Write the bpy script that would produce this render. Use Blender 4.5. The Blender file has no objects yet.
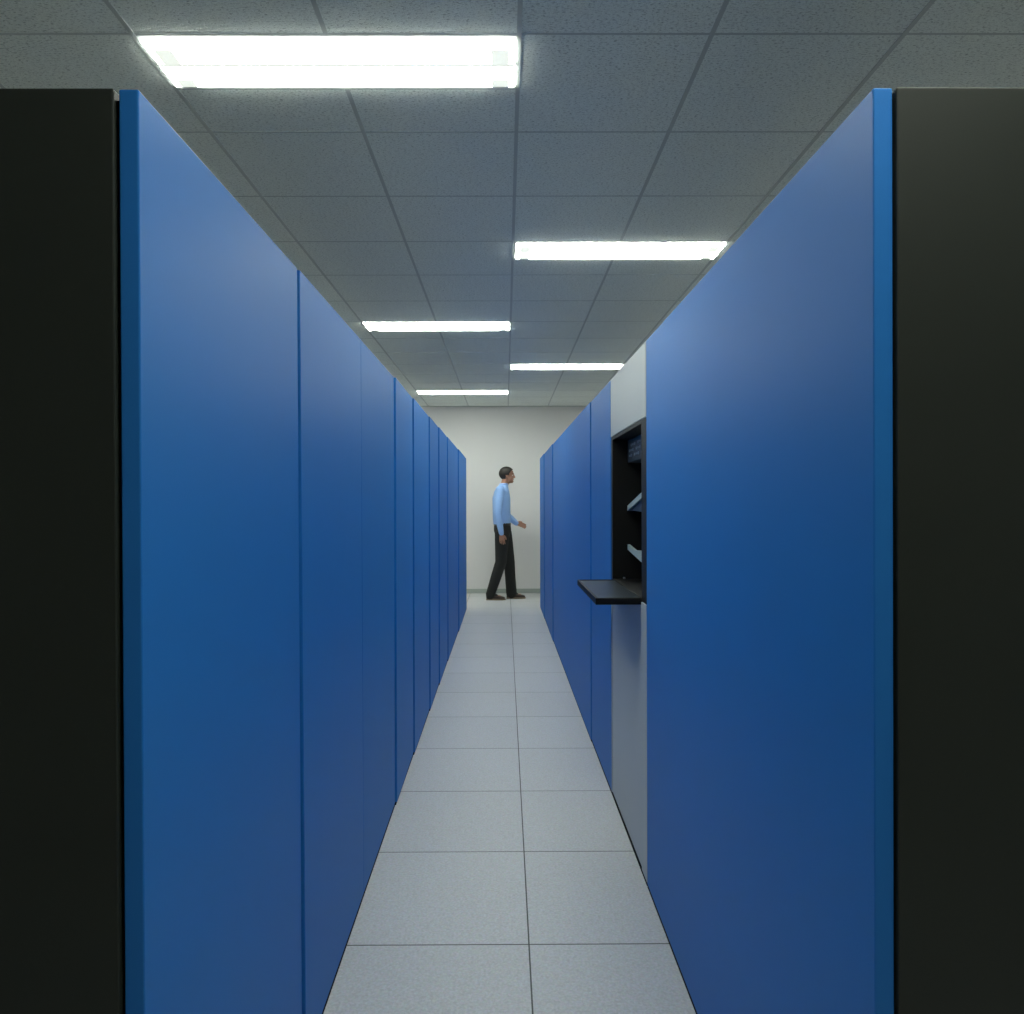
import bpy, bmesh, math, random
from mathutils import Vector, Matrix
random.seed(4)
PI = math.pi
C = bpy.context.scene.collection

# ------------------------------------------------------------------ materials
def new_mat(name):
    m = bpy.data.materials.new(name); m.use_nodes = True
    nt = m.node_tree; b = nt.nodes['Principled BSDF']
    return m, nt, b

def plain(name, col, rough=.5, metal=0, bump=0, bscale=200, spec=.5, mottle=0, mscale=3):
    m, nt, b = new_mat(name)
    b.inputs['Base Color'].default_value = (*col, 1)
    b.inputs['Roughness'].default_value = rough
    b.inputs['Metallic'].default_value = metal
    b.inputs['Specular IOR Level'].default_value = spec
    tc = nt.nodes.new('ShaderNodeTexCoord')
    if mottle:
        n = nt.nodes.new('ShaderNodeTexNoise'); n.inputs['Scale'].default_value = mscale; n.inputs['Detail'].default_value = 4
        mx = nt.nodes.new('ShaderNodeMix'); mx.data_type = 'RGBA'
        mx.inputs[6].default_value = (*[c*(1-mottle) for c in col], 1)
        mx.inputs[7].default_value = (*[c*(1+mottle) for c in col], 1)
        nt.links.new(tc.outputs['Object'], n.inputs['Vector'])
        nt.links.new(n.outputs['Fac'], mx.inputs[0]); nt.links.new(mx.outputs[2], b.inputs['Base Color'])
    if bump:
        n = nt.nodes.new('ShaderNodeTexNoise'); n.inputs['Scale'].default_value = bscale
        bp = nt.nodes.new('ShaderNodeBump'); bp.inputs['Strength'].default_value = bump; bp.inputs['Distance'].default_value = .001
        nt.links.new(tc.outputs['Object'], n.inputs['Vector'])
        nt.links.new(n.outputs['Fac'], bp.inputs['Height']); nt.links.new(bp.outputs['Normal'], b.inputs['Normal'])
    return m

M = {}
M['blue'] = plain('blue_enamel', (.018, .165, .50), .5, bump=.12, bscale=350, spec=.17, mottle=.03, mscale=1.5)
M['dark'] = plain('charcoal_enamel', (.018, .0215, .0165), .5, bump=.1, bscale=300, spec=.35, mottle=.05)
M['gap'] = plain('black_frame_and_gap_shadow', (.006, .006, .007), .8, spec=.1)
M['pale'] = plain('pale_grey_enamel', (.42, .455, .475), .48, bump=.06, bscale=350, mottle=.02)
M['black'] = plain('black_console_paint', (.006, .006, .006), .55, spec=.25)
M['shelf'] = plain('slate_shelf_laminate', (.014, .022, .03), .35, spec=.35)
M['guide'] = plain('grey_green_plastic', (.42, .50, .48), .5)
M['module'] = plain('dark_grey_panel', (.035, .045, .055), .45)
M['legend'] = plain('dim_grey_legend', (.30, .34, .35), .5)
M['steel'] = plain('steel', (.6, .6, .6), .3, 1)
M['wall'] = plain('painted_plaster_wall', (.69, .68, .68), .7, bump=.25, bscale=120, mottle=.02, mscale=1)
M['base'] = plain('grey_vinyl_baseboard', (.33, .37, .35), .5)
M['grid'] = plain('ceiling_grid_paint', (.50, .535, .52), .5)
M['housing'] = plain('white_reflector_enamel', (.85, .86, .86), .35)
M['socket'] = plain('white_socket_plastic', (.42, .44, .50), .5)
M['skin'] = plain('skin', (.40, .20, .13), .5, mottle=.06, mscale=20)
M['shirt'] = plain('light_blue_shirt_cotton', (.30, .49, .86), .8, bump=.3, bscale=400, mottle=.04, mscale=30)
M['trousers'] = plain('black_trouser_wool', (.012, .013, .012), .85, bump=.3, bscale=400)
M['shoe'] = plain('dark_brown_leather', (.035, .018, .012), .35)
M['sole'] = plain('tan_shoe_sole', (.20, .15, .10), .6)
M['hair'] = plain('dark_brown_hair', (.014, .010, .008), .55, bump=.8, bscale=150)
M['eye'] = plain('eye_white', (.7, .7, .68), .25)
M['iris'] = plain('dark_iris', (.03, .02, .015), .2)
M['lips'] = plain('lip_skin', (.33, .12, .09), .5)
M['belt'] = plain('black_belt_leather', (.01, .01, .01), .4)

def lens_mat():
    """acrylic lens over two tubes: brightest under the tubes, dimmer on the middle rib and over the tube ends"""
    m, nt, b = new_mat('glowing_acrylic_lens'); L = nt.links; N = nt.nodes.new
    tc = N('ShaderNodeTexCoord'); sp = N('ShaderNodeSeparateXYZ'); L.new(tc.outputs['Object'], sp.inputs[0])
    def ma(op, a, bb=None):
        n = N('ShaderNodeMath'); n.operation = op
        for i, v in enumerate((a, bb)):
            if v is None: continue
            if isinstance(v, (int, float)): n.inputs[i].default_value = v
            else: L.new(v, n.inputs[i])
        return n.outputs[0]
    ax = ma('ABSOLUTE', sp.outputs[0]); y = sp.outputs[1]
    rib = ma('LESS_THAN', ma('ABSOLUTE', y), .008)
    def rect(y0, y1, x0, x1): return ma('MULTIPLY', ma('MULTIPLY', ma('GREATER_THAN', ax, x0), ma('LESS_THAN', ax, x1)), ma('MULTIPLY', ma('GREATER_THAN', y, y0), ma('LESS_THAN', y, y1)))
    ends = ma('ADD', rect(-.085, -.004, .520, .578), rect(.08, .14, .520, .578))
    dim = ma('MAXIMUM', ma('MULTIPLY', rib, .975), ma('MULTIPLY', ends, .972))
    st = ma('MULTIPLY', ma('SUBTRACT', 1, dim), STRENGTH)
    b.inputs['Base Color'].default_value = (.7, .72, .72, 1); b.inputs['Roughness'].default_value = .3
    b.inputs['Emission Color'].default_value = (.94, 1.0, .90, 1)
    L.new(st, b.inputs['Emission Strength'])
    return m
STRENGTH = 10.5
M['lens'] = lens_mat()

T = .61
FX, FY = .0709, 2.292      # floor seam phase
CX, CY = .0482, 2.3075     # ceiling grid phase
HC = 2.8716                # ceiling height

def floor_mat():
    m, nt, b = new_mat('speckled_raised_floor_tile')
    L = nt.links; N = nt.nodes.new
    tc = N('ShaderNodeTexCoord'); sp = N('ShaderNodeSeparateXYZ'); L.new(tc.outputs['Object'], sp.inputs[0])
    def ma(op, a, bb=None):
        n = N('ShaderNodeMath'); n.operation = op
        for i, v in enumerate((a, bb)):
            if v is None: continue
            if isinstance(v, (int, float)): n.inputs[i].default_value = v
            else: L.new(v, n.inputs[i])
        return n.outputs[0]
    def cell(o, ph):
        return ma('DIVIDE', ma('SUBTRACT', o, ph - T*100), T)
    cx, cy = cell(sp.outputs[0], FX), cell(sp.outputs[1], FY)
    def dist(c):
        f = ma('FRACT', c); return ma('MULTIPLY', ma('MINIMUM', f, ma('SUBTRACT', 1, f)), T)
    d = ma('MINIMUM', dist(cx), dist(cy))
    seam = ma('LESS_THAN', d, .0024)
    edge = N('ShaderNodeMapRange'); L.new(d, edge.inputs[0]); edge.inputs[1].default_value = .0017; edge.inputs[2].default_value = .007
    # every tile a slightly different shade
    cb = N('ShaderNodeCombineXYZ'); L.new(ma('FLOOR', cx), cb.inputs[0]); L.new(ma('FLOOR', cy), cb.inputs[1])
    wn = N('ShaderNodeTexWhiteNoise'); wn.noise_dimensions = '2D'; L.new(cb.outputs[0], wn.inputs['Vector'])
    n1 = N('ShaderNodeTexNoise'); n1.inputs['Scale'].default_value = 130; n1.inputs['Detail'].default_value = 3
    n2 = N('ShaderNodeTexVoronoi'); n2.inputs['Scale'].default_value = 120
    n3 = N('ShaderNodeTexNoise'); n3.inputs['Scale'].default_value = 1.6
    for n in (n1, n2, n3): L.new(tc.outputs['Object'], n.inputs['Vector'])
    r1 = N('ShaderNodeMapRange'); L.new(n1.outputs['Fac'], r1.inputs[0]); r1.inputs[1].default_value = .35; r1.inputs[2].default_value = .65
    mx = N('ShaderNodeMix'); mx.data_type = 'RGBA'; L.new(r1.outputs[0], mx.inputs[0])
    mx.inputs[6].default_value = (.47, .485, .51, 1); mx.inputs[7].default_value = (.57, .585, .605, 1)
    m2 = N('ShaderNodeMix'); m2.data_type = 'RGBA'; m2.blend_type = 'MULTIPLY'; m2.inputs[0].default_value = .16
    L.new(mx.outputs[2], m2.inputs[6]); L.new(n2.outputs['Color'], m2.inputs[7])
    hs = N('ShaderNodeHueSaturation'); hs.inputs['Saturation'].default_value = .45; L.new(m2.outputs[2], hs.inputs['Color'])
    val = ma('ADD', ma('MULTIPLY', wn.outputs['Value'], .05), ma('ADD', 1.03, ma('MULTIPLY', n3.outputs['Fac'], .06)))
    L.new(val, hs.inputs['Value'])
    m3 = N('ShaderNodeMix'); m3.data_type = 'RGBA'; L.new(seam, m3.inputs[0])
    L.new(hs.outputs[0], m3.inputs[6]); m3.inputs[7].default_value = (.05, .055, .05, 1)
    L.new(m3.outputs[2], b.inputs['Base Color'])
    b.inputs['Roughness'].default_value = .42
    b.inputs['Specular IOR Level'].default_value = .45
    bp = N('ShaderNodeBump'); bp.inputs['Strength'].default_value = .5; bp.inputs['Distance'].default_value = .0015
    L.new(edge.outputs[0], bp.inputs['Height']); L.new(bp.outputs['Normal'], b.inputs['Normal'])
    return m

def tile_mat():
    m, nt, b = new_mat('fissured_ceiling_tile')
    L = nt.links; N = nt.nodes.new
    tc = N('ShaderNodeTexCoord')
    mp = N('ShaderNodeMapping'); mp.inputs['Scale'].default_value = (1, 2.2, 1); L.new(tc.outputs['Object'], mp.inputs[0])
    n1 = N('ShaderNodeTexNoise'); n1.inputs['Scale'].default_value = 85; n1.inputs['Detail'].default_value = 6; n1.inputs['Roughness'].default_value = .65
    L.new(mp.outputs[0], n1.inputs['Vector'])
    n2 = N('ShaderNodeTexNoise'); n2.inputs['Scale'].default_value = 260; L.new(tc.outputs['Object'], n2.inputs['Vector'])
    r = N('ShaderNodeMapRange'); L.new(n1.outputs['Fac'], r.inputs[0]); r.inputs[1].default_value = .36; r.inputs[2].default_value = .47
    r2 = N('ShaderNodeMapRange'); L.new(n2.outputs['Fac'], r2.inputs[0]); r2.inputs[1].default_value = .3; r2.inputs[2].default_value = .6; r2.inputs[3].default_value = .85
    mx = N('ShaderNodeMix'); mx.data_type = 'RGBA'; L.new(r.outputs[0], mx.inputs[0])
    mx.inputs[6].default_value = (.48, .51, .49, 1); mx.inputs[7].default_value = (.90, .945, .90, 1)
    m2 = N('ShaderNodeMix'); m2.data_type = 'RGBA'; m2.blend_type = 'MULTIPLY'; m2.inputs[0].default_value = 1
    L.new(mx.outputs[2], m2.inputs[6]); L.new(r2.outputs[0], m2.inputs[7])
    L.new(m2.outputs[2], b.inputs['Base Color'])
    b.inputs['Roughness'].default_value = .9; b.inputs['Specular IOR Level'].default_value = .1
    bp = N('ShaderNodeBump'); bp.inputs['Strength'].default_value = .5; bp.inputs['Distance'].default_value = .002
    L.new(r.outputs[0], bp.inputs['Height']); L.new(bp.outputs['Normal'], b.inputs['Normal'])
    return m
M['floor'] = floor_mat(); M['tile'] = tile_mat()

# ------------------------------------------------------------------ mesh helpers
def box(bm, x0, x1, y0, y1, z0, z1):
    v = [bm.verts.new(p) for p in ((x0,y0,z0),(x1,y0,z0),(x1,y1,z0),(x0,y1,z0),(x0,y0,z1),(x1,y0,z1),(x1,y1,z1),(x0,y1,z1))]
    for f in ((0,3,2,1),(4,5,6,7),(0,1,5,4),(1,2,6,5),(2,3,7,6),(3,0,4,7)): bm.faces.new([v[i] for i in f])

def bevbox(bm, x0, x1, y0, y1, z0, z1, w=.003, seg=2):
    b = bmesh.new(); box(b, x0, x1, y0, y1, z0, z1)
    bmesh.ops.bevel(b, geom=b.edges[:], offset=w, segments=seg, affect='EDGES', profile=.5)
    me = bpy.data.meshes.new('t'); b.to_mesh(me); b.free(); bm.from_mesh(me); bpy.data.meshes.remove(me)

def prism(bm, pts, axis, a, b):
    """polygon pts (2-D) extruded along axis 'x' (pts are y,z) or 'y' (pts are x,z)"""
    def P(p, t): return (t, p[0], p[1]) if axis == 'x' else (p[0], t, p[1])
    A = [bm.verts.new(P(p, a)) for p in pts]; B = [bm.verts.new(P(p, b)) for p in pts]
    bm.faces.new(A[::-1]); bm.faces.new(B)
    for i in range(len(pts)):
        j = (i+1) % len(pts); bm.faces.new((A[i], A[j], B[j], B[i]))
    bmesh.ops.recalc_face_normals(bm, faces=bm.faces[:])

def cyl(bm, p0, p1, r, n=20):
    p0, p1 = Vector(p0), Vector(p1); d = p1-p0
    mat = Matrix.Translation((p0+p1)/2) @ d.to_track_quat('Z', 'Y').to_matrix().to_4x4()
    bmesh.ops.create_cone(bm, cap_ends=True, segments=n, radius1=r, radius2=r, depth=d.length, matrix=mat)

def obj(name, bm, m, parent=None, smooth=False):
    me = bpy.data.meshes.new(name); bm.to_mesh(me); bm.free()
    o = bpy.data.objects.new(name, me); C.objects.link(o)
    if m: me.materials.append(m)
    if smooth:
        for p in me.polygons: p.use_smooth = True
    if parent: o.parent = parent
    return o

def thing(name, label, cat, loc=(0,0,0), rz=0, group=None):
    o = bpy.data.objects.new(name, None); C.objects.link(o); o.empty_display_size = .1
    o.location = loc; o.rotation_euler = (0, 0, rz)
    o['label'] = label; o['category'] = cat
    if group: o['group'] = group
    return o

def struct(name, bm, m):
    o = obj(name, bm, m); o['kind'] = 'structure'; return o

# ------------------------------------------------------------------ room shell
XL, XR, Y0, YB = -4.83, 4.93, -3.2, 11.2
bm = bmesh.new(); box(bm, XL-.1, XR+.1, Y0-.1, YB+.1, -.1, 0); struct('floor', bm, M['floor'])
bm = bmesh.new(); box(bm, XL-.1, XR+.1, YB, YB+.1, 0, HC+.3); struct('wall_back', bm, M['wall'])
bm = bmesh.new(); box(bm, XL-.1, XR+.1, Y0-.1, Y0, 0, HC+.3); struct('wall_front', bm, M['wall'])
bm = bmesh.new(); box(bm, XL-.1, XL, Y0, YB, 0, HC+.3); struct('wall_left', bm, M['wall'])
bm = bmesh.new(); box(bm, XR, XR+.1, Y0, YB, 0, HC+.3); struct('wall_right', bm, M['wall'])
bm = bmesh.new(); bevbox(bm, XL, XR, YB-.012, YB, 0, .068, .003); struct('baseboard_back', bm, M['base'])
bm = bmesh.new(); bevbox(bm, XL, XL+.012, Y0, YB-.012, 0, .068, .003); struct('baseboard_left', bm, M['base'])
bm = bmesh.new(); bevbox(bm, XR-.012, XR, Y0, YB-.012, 0, .068, .003); struct('baseboard_right', bm, M['base'])

# ceiling: fissured lay-in tiles in a painted grid; openings where the fixtures sit
SIDE_FILL = (5, 11)
lights = []                      # (column start i, row k) : 4 ft x 1 ft, near half of the tile row
for k in (0, 6, 12): lights.append((-2, k))
for k in (-3, 3, 9): lights.append((0, k))
for k in SIDE_FILL: lights += [(-6, k), (4, k)]     # added out of view as fill, to lift the ceiling brightness
tiles = bmesh.new(); grid = bmesh.new()
i0, i1 = math.floor((XL-CX)/T), math.ceil((XR-CX)/T)
k0, k1 = math.floor((Y0-CY)/T), math.ceil((YB-CY)/T)
G = .0075
def tile(x0, x1, y0, y1):
    x0, x1, y0, y1 = max(x0, XL), min(x1, XR), max(y0, Y0), min(y1, YB)
    if x1-x0 > .03 and y1-y0 > .03:
        g = .004
        box(tiles, x0+g, x1-g, y0+g, y1-g, HC, HC+.018)
for i in range(i0, i1+1):
    for k in range(k0, k1+1):
        x0, y0 = CX+T*i, CY+T*k
        lit = any(k == b and i in (a, a+1) for a, b in lights)
        if lit: tile(x0, x0+T, y0+T/2, y0+T)
        else: tile(x0, x0+T, y0, y0+T)
# the bars: slim tees standing 2 mm below the tiles, cut away at the fixtures
for k in range(k0, k1+1):
    y = CY+T*k
    if Y0 < y < YB: 
        if not any(b == k for a, b in lights):
            box(grid, XL, XR, y-G*.55, y+G*.55, HC-.001, HC+.03)
        else:
            box(grid, XL, XR, y-G*.55, y+G*.55, HC-.001, HC+.03)
            for a in [a for a, b in lights if b == k]:
                box(grid, CX+T*a, CX+T*(a+2), y+T/2-G*.5, y+T/2+G*.5, HC-.001, HC+.03)
for i in range(i0, i1+1):
    x = CX+T*i
    if not XL < x < XR: continue
    cuts = sorted((CY+T*b, CY+T*b+T/2) for a, b in lights if i == a+1)
    y = Y0
    for c0, c1 in cuts+[(YB, YB)]:
        if c0 > y: box(grid, x-G, x+G, y, min(c0, YB), HC-.0025, HC+.03)
        y = c1
o = struct('ceiling', tiles, M['tile'])
struct('trim_1', grid, M['grid'])
bm = bmesh.new(); box(bm, XL-.1, XR+.1, Y0-.1, YB+.1, HC+.3, HC+.4); struct('trim_3', bm, M['wall'])
bm = bmesh.new(); box(bm, XL, XR, YB-.022, YB, HC-.012, HC+.0); struct('trim_2', bm, M['grid'])

# ------------------------------------------------------------------ light fixtures
def troffer(label):
    t = thing('ceiling_light', label, 'ceiling light', group='recessed fluorescent ceiling lights')
    x, y = T-.012, T/4-.026
    b = bmesh.new()
    for q in ((-x-.010, x+.010, -y-.022, -y), (-x-.010, x+.010, y, y+.022), (-x-.010, -x, -y, y), (x, x+.010, -y, y)): box(b, *q, -.002, .07)
    box(b, -x, x, -y, y, .06, .07)
    obj('housing', b, M['housing'], t)
    b = bmesh.new(); bevbox(b, -x, x, -y, y, -.009, .012, .002, 2); obj('diffuser', b, M['lens'], t)
    return t
lab = {(-2,0): 'largest fluorescent ceiling light in view, above the front of the left blue row',
       (0,3): 'second nearest fluorescent ceiling light, on the right half just above the right blue row',
       (-2,6): 'third fluorescent ceiling light from the camera, on the left half of the ceiling',
       (0,9): 'fourth fluorescent ceiling light, right half, above the open console',
       (-2,12): 'farthest and smallest fluorescent ceiling light, beside the back wall',
       (-2,-6): 'fluorescent ceiling light behind the camera on the left half',
       (0,-3): 'fluorescent ceiling light overhead on the right, just outside the top of the picture',
       (0,-9): 'fluorescent ceiling light by the wall behind the camera'}
proto = troffer('')
for n, (a, k) in enumerate(lights):
    if n == 0: t = proto
    else:
        t = proto.copy(); C.objects.link(t)
        for ch in list(proto.children):
            c = ch.copy(); C.objects.link(c); c.parent = t
    t.location = (CX+T*(a+1)+(.01 if a == 0 else 0), CY+T*k+T/4+.001, HC)
    t['label'] = lab.get((a, k)) or ('added unseen ceiling fill light over the neighbouring aisle on the %s, the %s' % ('left' if a < 0 else 'right', {5: 'nearer one', 11: 'one near the back wall'}[k]))

# ------------------------------------------------------------------ cabinets
XLF, XRF, MR = -.5090, .5262, .0067
TL, TR = 1.967, 1.9725
def cabinet(side, ya, yb, label, leaves=1, push=0, console=False, joint=.0012, seam=.012):
    """local frame: x = 0 is the aisle face, body towards +x for the right row and -x for the left"""
    s = -1 if side == 'l' else 1
    TH, GAP = (.0275, .0050) if s < 0 else (.0275, .003)
    top = TL if side == 'l' else TR
    L = yb-ya
    loc = (XLF, ya, 0) if s < 0 else (XRF-MR*ya, ya, 0)
    t = thing('computer_cabinet', label, 'cabinet', loc, 0 if s < 0 else math.atan(MR),
              'cabinets of the left row' if s < 0 else 'cabinets of the right row')
    def X(a, b): return (min(s*a, s*b), max(s*a, s*b))
    bx = TH+GAP
    b = bmesh.new()
    if not console:
        bevbox(b, *X(bx, bx+.78), .001, L-.001, .012, top-.001, .0025)
    else:
        # carcass with the console opening left free
        box(b, *X(bx+.30, bx+.78), .001, L-.001, .012, top)
        box(b, *X(bx, bx+.30), .001, L-.001, .012, 1.0)
        box(b, *X(bx, bx+.30), .001, L-.001, 1.73, top)
    obj('body', b, M['dark'], t)
    b = bmesh.new()
    if not console:
        box(b, *X(TH-.004, bx), .012, L-.012, .05, top-.013)   # hinge frame seen in the slit behind the cover
    else:
        box(b, *X(TH-.004, bx+.02), .012, L-.012, .05, .99); box(b, *X(TH+.001, bx+.05), .012, .02, .04, 1.73); box(b, *X(TH-.004, bx), .012, L-.012, 1.72, top-.016)
    obj('frame', b, M['gap'], t)
    b = bmesh.new(); box(b, *X(.001, bx+.75), .004, L-.004, 0, .0128)  # base strip, black and flush: paints the shadowed gap below the covers
    for v in b.verts: v.co.x -= s*push*(1-v.co.y/L)*(1 if push > .012 else .5) if abs(v.co.x) < .1 else 0
    obj('shadow_plinth', b, M['gap'], t)
    if not console:
        w = L/leaves
        for q in range(leaves):
            a0 = q*w + (seam/2 if q == 0 else joint/2); a1 = (q+1)*w - (seam/2 if q == leaves-1 else joint/2)
            b = bmesh.new(); bevbox(b, *X(0, TH), a0, a1, .013, top, .0022, 2)
            for v in b.verts: v.co.x -= s*push*(1-v.co.y/L)*(1-.8*v.co.z/top if push > .012 else 1)          # each cover hangs a hair proud at its near edge
            obj('cover', b, M['blue'], t)
    return t, X, top, L, TH

ORD = ['nearest', 'second', 'third', 'fourth', 'fifth', 'sixth', 'seventh', 'eighth']
left = [(1.012, 1.80, 1, 0), (1.80, 3.35, 2, .0125), (3.35, 4.02, 1, .008), (4.02, 4.87, 1, .007), (4.87, 5.56, 1, .007),
        (5.56, 6.40, 1, .008), (6.40, 7.86, 2, .007), (7.86, 9.55, 2, .010)]
LL = ['nearest blue cabinet of the left row, its charcoal end panel facing the camera',
      'second blue cabinet of the left row, wide, between two dark seams',
      'third blue cabinet of the left row, just past the wide two leaf one',
      'fourth blue cabinet from the camera in the left row',
      'fifth blue cabinet from the camera in the left row, narrow in view',
      'sixth blue cabinet from the camera in the left row, a narrow sliver',
      'seventh blue cabinet of the left row, next to last before the back wall',
      'last blue cabinet of the left row, at its far end by the walking man']
for n, ((ya, yb, lv, pu), lb) in enumerate(zip(left, LL)):
    r = cabinet('l', ya, yb, lb, lv, pu)
    if n == 0:                                   # the nearest one stands slightly out of plumb
        for ch in r[0].children:
            for v in ch.data.vertices: v.co.x += .0065*(1-v.co.z/TL)
right = [(1.019, 2.632, 1, 0), (3.475, 4.225, 1, 0), (4.225, 7.28, 2, .005), (7.28, 8.70, 1, .008), (8.70, 9.69, 1, .008)]
RL = ['nearest blue cabinet of the right row, its charcoal end panel facing the camera',
      'narrow blue cabinet of the right row, directly behind the pale console cabinet',
      'widest far blue cabinet of the right row, second one behind the pale console',
      'narrow far blue cabinet of the right row, next to last before the back wall',
      'last blue cabinet of the right row, at its far end by the back wall']
for (ya, yb, lv, pu), lb in zip(right, RL): cabinet('r', ya, yb, lb, lv, pu, joint=.0012)

# the pale console cabinet with open black bay and fold-out shelf
ya, yb = 2.632, 3.475
t, X, top, L, TH = cabinet('r', ya, yb, 'pale grey console cabinet in the right row with open black bay and fold out shelf', console=True)
ZB0, ZB1 = 1.017, 1.700
b = bmesh.new(); bevbox(b, 0, TH, .003, L-.003, ZB1, top, .0022); obj('upper_panel', b, M['pale'], t)
b = bmesh.new(); bevbox(b, .004, TH, .10, L-.012, .013, ZB0, .0015); obj('lower_door', b, M['pale'], t)
b = bmesh.new(); bevbox(b, 0, TH, .003, .099, .013, ZB0, .0022); obj('door_stile', b, M['pale'], t)
b = bmesh.new(); bevbox(b, 0, TH, L-.011, L-.003, .013, ZB0, .0015); obj('door_stile', b, M['pale'], t)
# black bezel and bay
oy0, oy1, oz0, oz1 = .098, L-.045, 1.034, 1.684
b = bmesh.new()
bevbox(b, .002, TH+.004, .004, oy0, ZB0+.001, ZB1-.001, .0015)
bevbox(b, .002, TH+.004, oy1, L-.004, ZB0+.001, ZB1-.001, .0015)
box(b, .002, TH+.004, oy0, oy1, oz1, ZB1-.001); box(b, .002, TH+.004, oy0, oy1, ZB0+.001, oz0-.004)
obj('bezel', b, M['black'], t)
b = bmesh.new(); D = .26
for q in ((TH, D, oy0-.01, oy0, oz0-.01, oz1+.01), (TH, D, oy1, oy1+.01, oz0-.01, oz1+.01), (TH, D, oy0, oy1, oz1, oz1+.01),
          (TH, D, oy0, oy1, oz0-.014, oz0-.004), (D, D+.01, oy0-.01, oy1+.01, oz0-.014, oz1+.01)): box(b, *q)
obj('bay_liner', b, M['black'], t)
fx = .073                                        # plane of the instruments inside the bay
b = bmesh.new(); bevbox(b, fx, D, oy0+.005, oy1-.002, 1.575, oz1-.004, .002); cm = obj('control_panel', b, M['module'], t)
bm_pos = []
for r_, z in enumerate((1.652, 1.628, 1.604)):
    for q in range(9):
        if (q*7+r_*5) % 4 == 0: continue
        y = oy0+.30+q*.042
        if y > oy1-.03: continue
        b = bmesh.new(); hh = .006 if (q+r_) % 2 else .004
        bevbox(b, fx-.003, fx+.001, y-.011, y+.011, z-hh, z+hh, .001, 1); obj('button', b, M['legend'], cm)
# angled guides: pale edges with darker webs, pale faces towards the aisle
def P(y): return y-ya
b = bmesh.new()
prism(b, [(P(3.425), 1.350), (P(3.425), 1.374), (P(2.80), 1.480), (P(2.80), 1.456)], 'x', fx-.002, fx+.06)
up = obj('upper_guide', b, M['guide'], t)
b = bmesh.new(); prism(b, [(P(3.40), 1.352), (P(2.80), 1.455), (P(2.80), 1.345)], 'x', fx+.006, fx+.05); obj('web', b, M['module'], up)
b = bmesh.new()
prism(b, [(P(3.425), 1.168), (P(3.425), 1.192), (P(3.25), 1.176), (P(3.05), 1.186), (P(2.80), 1.200), (P(2.80), 1.108)], 'x', fx-.002, fx+.010)
obj('lower_guide', b, M['guide'], t)
b = bmesh.new(); cyl(b, (.055, oy1-.012, oz0-.0), (.055, oy1, oz0-.0), .005, 12); obj('latch_pin', b, M['steel'], t, True)
# fold-out shelf: dished top, raised dark rim, thick near lip
sy0, sy1, sx = P(2.73), P(3.385), -.170
b = bmesh.new()
bevbox(b, sx, .05, sy0, sy1, 1.006, 1.020, .002)
bevbox(b, sx, sx+.010, sy0, sy1, 1.006, 1.032, .003); bevbox(b, sx, .05, sy0, sy0+.010, 1.006, 1.032, .003); bevbox(b, sx, .05, sy1-.010, sy1, 1.006, 1.032, .003)
sh = obj('shelf', b, M['black'], t)
b = bmesh.new(); box(b, sx+.010, .05, sy0+.010, sy1-.010, 1.020, 1.0285); obj('shelf_pad', b, M['shelf'], sh)
# ------------------------------------------------------------------ the walking man
def loft(bm, rings, n=16):
    """rings: (centre, axis_u * r, axis_v * r); closed tube with rounded caps"""
    R = []
    for c, u, v in rings:
        c, u, v = Vector(c), Vector(u), Vector(v)
        R.append([bm.verts.new(c+u*math.cos(2*PI*q/n)+v*math.sin(2*PI*q/n)) for q in range(n)])
    for a, b_ in zip(R, R[1:]):
        for q in range(n): bm.faces.new((a[q], a[(q+1) % n], b_[(q+1) % n], b_[q]))
    bm.faces.new(R[0][::-1]); bm.faces.new(R[-1])
def limb(bm, pts, n=14):
    """pts: (pos, r) or (pos, r_along_x, r_along_y) - tube with frames perpendicular to the path"""
    P = [Vector(p[0]) for p in pts]; rings = []
    for i, p in enumerate(pts):
        d = (P[min(i+1, len(P)-1)]-P[max(i-1, 0)]).normalized()
        u = Vector((0, 1, 0)).cross(d)
        u = u.normalized() if u.length > .2 else Vector((0, 0, 1))
        v = d.cross(u).normalized()
        rx = p[1]; ry = p[2] if len(p) > 2 else p[1]
        rings.append((P[i], u*rx, v*ry))
    loft(bm, rings, n)
    for i in (0, -1):
        r = min(pts[i][1:]); bmesh.ops.create_icosphere(bm, subdivisions=2, radius=r*.97, matrix=Matrix.Translation(P[i]))
def ell(bm, c, r, rot=0, sub=3):
    m = Matrix.Translation(c) @ Matrix.Rotation(rot, 4, 'Y') @ Matrix.Diagonal((*r, 1))
    bmesh.ops.create_icosphere(bm, subdivisions=sub, radius=1, matrix=m)
def fuse(name, bm, mat, parent, vox=.007, smooth=6):
    bmesh.ops.recalc_face_normals(bm, faces=bm.faces[:])
    o = obj(name, bm, mat, parent, True)
    m = o.modifiers.new('r', 'REMESH'); m.mode = 'VOXEL'; m.voxel_size = vox; m.use_smooth_shade = True
    m = o.modifiers.new('s', 'SMOOTH'); m.iterations = smooth; m.factor = .5
    dg = bpy.context.evaluated_depsgraph_get(); me = bpy.data.meshes.new_from_object(o.evaluated_get(dg))
    o.modifiers.clear(); old = o.data; o.data = me; bpy.data.meshes.remove(old); me.name = name
    for p in me.polygons: p.use_smooth = True
    if not me.materials: me.materials.append(mat)
    return o

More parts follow.
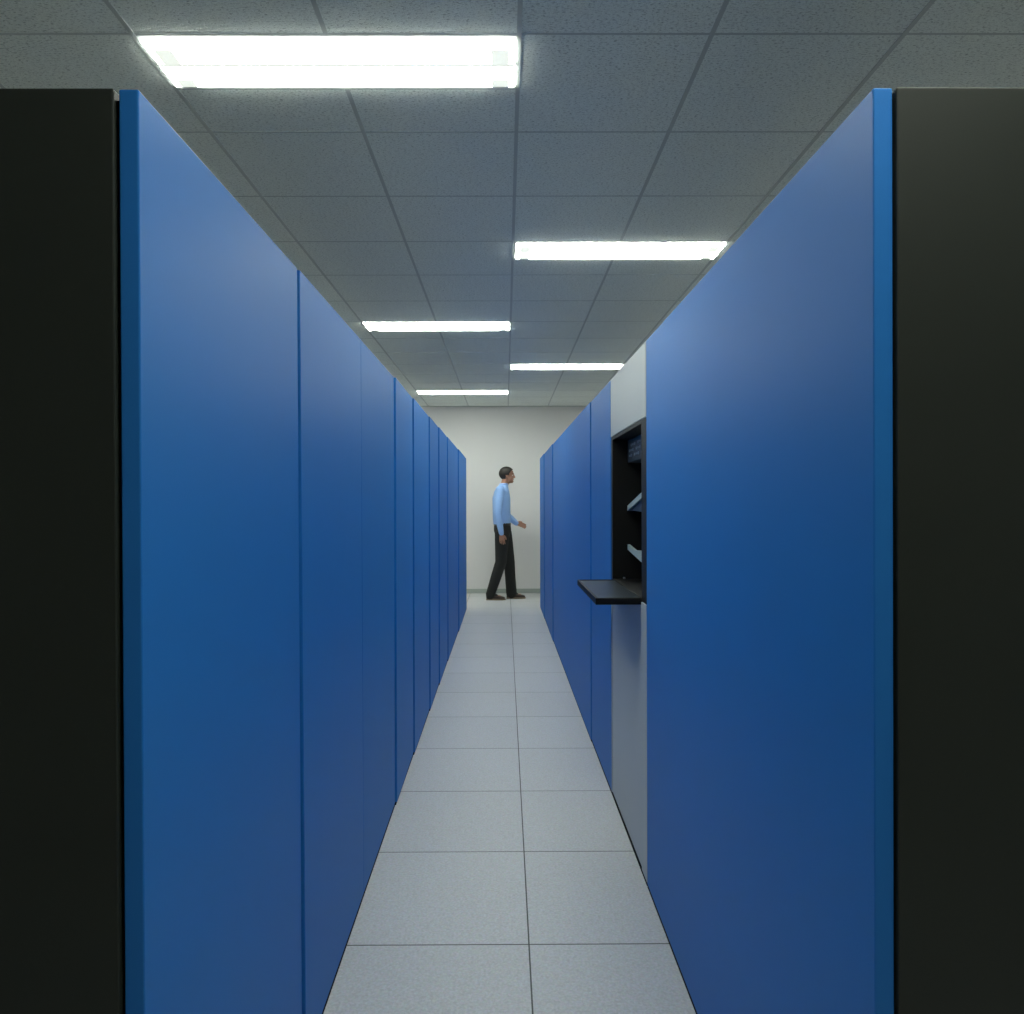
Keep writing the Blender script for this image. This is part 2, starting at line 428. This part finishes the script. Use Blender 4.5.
man = thing('person', 'man in light blue shirt and black trousers walking across the far end of aisle', 'person', (0, 10.5, 0))
HX, HZ = .035, 1.775                                  # head centre
shR, shL = (-.075, -.185, 1.575), (-.035, .185, 1.575)
elR, wrR = (-.105, -.225, 1.24), (-.055, -.235, .955)
elL, wrL = (-.005, .225, 1.23), (.165, .16, 1.085)
hipR, knR, anR = (-.045, -.09, .98), (-.065, -.09, .54), (-.205, -.085, .11)
hipL, knL, anL = (-.015, .09, .98), (.055, .085, .53), (.085, .08, .10)
b = bmesh.new()
# torso, neck
loft(b, [((-.04,0,.93),(.10,0,0),(0,.15,0)), ((-.045,0,1.02),(.11,0,0),(0,.165,0)), ((-.05,0,1.14),(.10,0,0),(0,.145,0)),
         ((-.055,0,1.30),(.11,0,0),(0,.165,0)), ((-.055,0,1.45),(.11,0,0),(0,.165,0)), ((-.05,0,1.55),(.085,0,0),(0,.14,0)), ((-.03,0,1.61),(.055,0,0),(0,.08,0))], 20)
limb(b, [((-.035,0,1.58),.062),((-.01,0,1.65),.056),((.01,0,1.72),.055)])
# head: cranium, face, jaw, nose, ears
ell(b, (HX-.012,0,HZ+.030), (.099,.077,.088)); ell(b, (HX+.022,0,HZ-.028), (.068,.060,.080)); ell(b, (HX+.055,0,HZ-.080), (.032,.032,.024))
ell(b, (HX+.028,0,HZ-.060), (.055,.052,.045))
limb(b, [((HX+.084,0,HZ+.018),.009),((HX+.102,0,HZ-.022),.012)]); ell(b, (HX+.082,0,HZ+.028), (.012,.048,.010), 0, 2)
for s in (-1, 1):
    ell(b, (HX+.090,s*.011,HZ-.026), (.011,.010,.008), 0, 2); ell(b, (HX-.006,s*.079,HZ-.004), (.018,.009,.031), -.2, 2)
    ell(b, (HX+.060,s*.036,HZ-.020), (.022,.022,.018), 0, 2)
# arms
for sh_, el_, wr_ in ((shR, elR, wrR), (shL, elL, wrL)):
    limb(b, [(tuple(Vector(sh_)*.92+Vector((-.05,0,1.5))*.08),.042),(tuple((Vector(sh_)+Vector(el_))/2),.044),(el_,.038),(tuple((Vector(el_)*.6+Vector(wr_)*.4)),.037),(wr_,.026,.024)])
# legs inside the trousers
for h, k, a in ((hipR, knR, anR), (hipL, knL, anL)):
    limb(b, [(h,.082),(tuple((Vector(h)+Vector(k))/2),.068),(k,.052),(tuple(Vector(k)*.65+Vector(a)*.35),.053),(a,.036)])
    limb(b, [(a,.036),((a[0]+.05,a[1],.05),.033),((a[0]+.13,a[1],.04),.026)])
# hands: palm + four unequal curled fingers + thumb
def hand(bm, w, d, across, curl):
    """w wrist, d finger direction, across = from index side to little side, curl = direction the fingers bend"""
    w, d, a, c = Vector(w), Vector(d).normalized(), Vector(across).normalized(), Vector(curl).normalized()
    palm = []
    for t_, hw, ht in ((0,.024,.020),(.03,.034,.018),(.065,.040,.016),(.092,.040,.013)):
        palm.append((w+d*t_, a*hw, c*ht))
    loft(bm, palm, 16)
    for q, (off, L_) in enumerate(((-.033,.074),(-.011,.084),(.011,.078),(.032,.062))):
        p = w+d*.082+a*off; pts = [(tuple(p), .0085)]; dd = d.copy()
        for sgm in (.45, .32, .23):
            dd = (dd+c*(.28+.05*q)).normalized(); p = p+dd*L_*sgm; pts.append((tuple(p), .0082-.0005*len(pts)))
        limb(bm, pts, 10)
    p = w+d*.022-a*.022; q1 = p-a*.028+d*.030+c*.012; q2 = q1+d*.032-a*.004+c*.010
    limb(bm, [(tuple(p),.014),(tuple(q1),.0115),(tuple(q2),.0095)], 10)
hand(b, (wrR[0], wrR[1], wrR[2]-.005), (.10, .0, -1), (-1, 0, -.1), (.12, 1, 0))
hand(b, wrL, (1, -.12, -.28), (0, -.5, -1), (-.15, -1, -.25))
body = fuse('body', b, M['skin'], man, .004, 4)
# hair: a cap over the crown, back and temples
b = bmesh.new(); bmesh.ops.create_icosphere(b, subdivisions=5, radius=1, matrix=Matrix.Translation((HX-.017,0,HZ+.034)) @ Matrix.Diagonal((.103,.0835,.094,1)))
def bald(p):
    x, z = p.x-HX, p.z-HZ
    if x > .055: return z < .085-.2*(x-.055)*0
    if x > .02: return z < .03+(x-.02)*1.4
    if x > -.03: return z < .012
    return z < -.055
bmesh.ops.delete(b, geom=[f for f in b.faces if bald(f.calc_center_median())], context='FACES')
bmesh.ops.solidify(b, geom=b.faces[:], thickness=-.007)
hr = obj('hair', b, M['hair'], man, True)
for s in (-1, 1):
    b = bmesh.new(); ell(b, (HX+.071,s*.031,HZ+.006), (.0125,.0125,.008), 0, 3); e = obj('eye', b, M['eye'], man, True)
    b = bmesh.new(); ell(b, (HX+.0805,s*.0345,HZ+.006), (.0045,.0065,.0062), 0, 2); obj('iris', b, M['iris'], e, True)
    b = bmesh.new(); limb(b, [((HX+.086,s*.016,HZ+.026),.004),((HX+.084,s*.034,HZ+.031),.004),((HX+.070,s*.050,HZ+.027),.003)], 8); obj('eyebrow', b, M['hair'], man, True)
b = bmesh.new(); limb(b, [((HX+.074,-.022,HZ-.054),.0045),((HX+.084,0,HZ-.052),.006),((HX+.074,.022,HZ-.054),.0045)], 8); obj('mouth', b, M['lips'], man, True)
# shirt
b = bmesh.new()
loft(b, [((-.045,0,1.075),(.125,0,0),(0,.172,0)), ((-.05,0,1.14),(.128,0,0),(0,.172,0)), ((-.055,0,1.30),(.128,0,0),(0,.182,0)),
         ((-.055,0,1.45),(.130,0,0),(0,.198,0)), ((-.05,0,1.555),(.108,0,0),(0,.19,0)), ((-.035,0,1.615),(.078,0,0),(0,.115,0)), ((-.025,0,1.645),(.066,0,0),(0,.072,0))], 22)
for sh_, el_, wr_ in ((shR, elR, wrR), (shL, elL, wrL)):
    S, E_, W_ = Vector(sh_), Vector(el_), Vector(wr_)
    limb(b, [(tuple(S*.9+Vector((-.05,0,1.5))*.1),.070),(tuple((S+E_)/2),.061),(tuple(E_),.055),(tuple(E_*.55+W_*.45),.050),(tuple(E_*.06+W_*.94),.039)])
    limb(b, [(tuple(E_*.14+W_*.86),.040),(tuple(W_),.037)])
shirt = fuse('shirt', b, M['shirt'], man, .008, 6)
b = bmesh.new()
loft(b, [((-.026,0,1.630),(.069,0,0),(0,.076,0)), ((-.016,0,1.668),(.062,0,0),(0,.066,0))], 20)
obj('collar', b, M['shirt'], shirt, True)
b = bmesh.new(); loft(b, [((-.042,0,1.062),(.124,0,0),(0,.172,0)), ((-.044,0,1.096),(.124,0,0),(0,.171,0))], 24); obj('belt', b, M['belt'], man, True)
# trousers
b = bmesh.new()
loft(b, [((-.035,0,.90),(.10,0,0),(0,.15,0)), ((-.04,0,.98),(.125,0,0),(0,.18,0)), ((-.042,0,1.03),(.124,0,0),(0,.175,0)), ((-.042,0,1.075),(.119,0,0),(0,.167,0))], 22)
for h, k, a, wa in ((hipR, knR, anR, .068), (hipL, knL, anL, .078)):
    h, k, a = Vector(h), Vector(k), Vector(a)
    e = a+(a-k).normalized()*.055
    limb(b, [(tuple(h-Vector((0,0,.02))),.108,.094),(tuple(h*.6+k*.4),.098,.086),(tuple(k),.082,.072),(tuple(k*.5+a*.5),.077,.068),(tuple(a),wa,.062),(tuple(e),wa,.062)])
fuse('trousers', b, M['trousers'], man, .008, 5)
for a, k in ((anR, knR), (anL, knL)):
    b = bmesh.new(); limb(b, [(tuple(Vector(a)+(Vector(k)-Vector(a)).normalized()*.06),.043),(a,.044),((a[0]+.025,a[1],.068),.042),((a[0]+.07,a[1],.052),.036)])
    fuse('sock', b, M['trousers'], man, .006, 2)
# shoes
for a, pitch in ((anR, .10), (anL, -.0)):
    b = bmesh.new()
    ax = a[0]; x0 = ax-.070
    L_ = .275
    prof = [(0,.032,.030,.050),(.03,.035,.052,.070),(.07,.036,.062,.085),(.12,.040,.048,.066),(.18,.045,.036,.048),(.23,.040,.030,.038),(.268,.022,.018,.026)]
    loft(b, [((x0+d_, a[1], .012+hh/2+.004), (0, w_, 0), (0, 0, hh/2)) for d_, w_, _, hh in prof], 18)
    shoe = fuse('shoe', b, M['shoe'], man, .006, 3)
    b = bmesh.new()
    pts = [(x0+d_, w_*1.06) for d_, w_, _, _ in prof]+[(x0+L_+.003, .004)]
    up_ = [(x, a[1]+w_) for x, w_ in pts]; dn = [(x, a[1]-w_) for x, w_ in pts[::-1]]
    poly = up_+dn
    A = [b.verts.new((x, y, 0.0)) for x, y in poly]; B = [b.verts.new((x, y, .018)) for x, y in poly]
    b.faces.new(A[::-1]); b.faces.new(B)
    for i in range(len(poly)): j = (i+1) % len(poly); b.faces.new((A[i], A[j], B[j], B[i]))
    bmesh.ops.recalc_face_normals(b, faces=b.faces[:])
    obj('sole', b, M['sole'], shoe)

# ------------------------------------------------------------------ world, camera
w = bpy.data.worlds.new('World'); bpy.context.scene.world = w; w.use_nodes = True
w.node_tree.nodes['Background'].inputs[0].default_value = (0, 0, 0, 1)

F, YAW, PIT, ROL, H, SX, SY = 729.4117, .0040, .0016, -.0027, 1.390, -3.831, -3.2437
cam = bpy.data.cameras.new('camera'); co = bpy.data.objects.new('camera', cam); C.objects.link(co)
cam.sensor_fit = 'HORIZONTAL'; cam.sensor_width = 36; cam.lens = F*36/1024
cam.shift_x = -SX/1024; cam.shift_y = SY/1024
cam.clip_start = .05; cam.clip_end = 60
fwd = Vector((math.sin(YAW)*math.cos(PIT), math.cos(YAW)*math.cos(PIT), -math.sin(PIT)))
q = fwd.to_track_quat('-Z', 'Y').to_matrix().to_4x4() @ Matrix.Rotation(ROL, 4, 'Z')
co.matrix_world = Matrix.Translation((0, 0, H)) @ q
S = bpy.context.scene; S.camera = co
S.view_settings.view_transform = 'Standard'; S.view_settings.look = 'None'
S.view_settings.exposure = 1.55; S.view_settings.gamma = 1; S.view_settings.use_curve_mapping = False
S.cycles.max_bounces = 12; S.cycles.diffuse_bounces = 8; S.cycles.glossy_bounces = 6
S.cycles.sample_clamp_indirect = 6
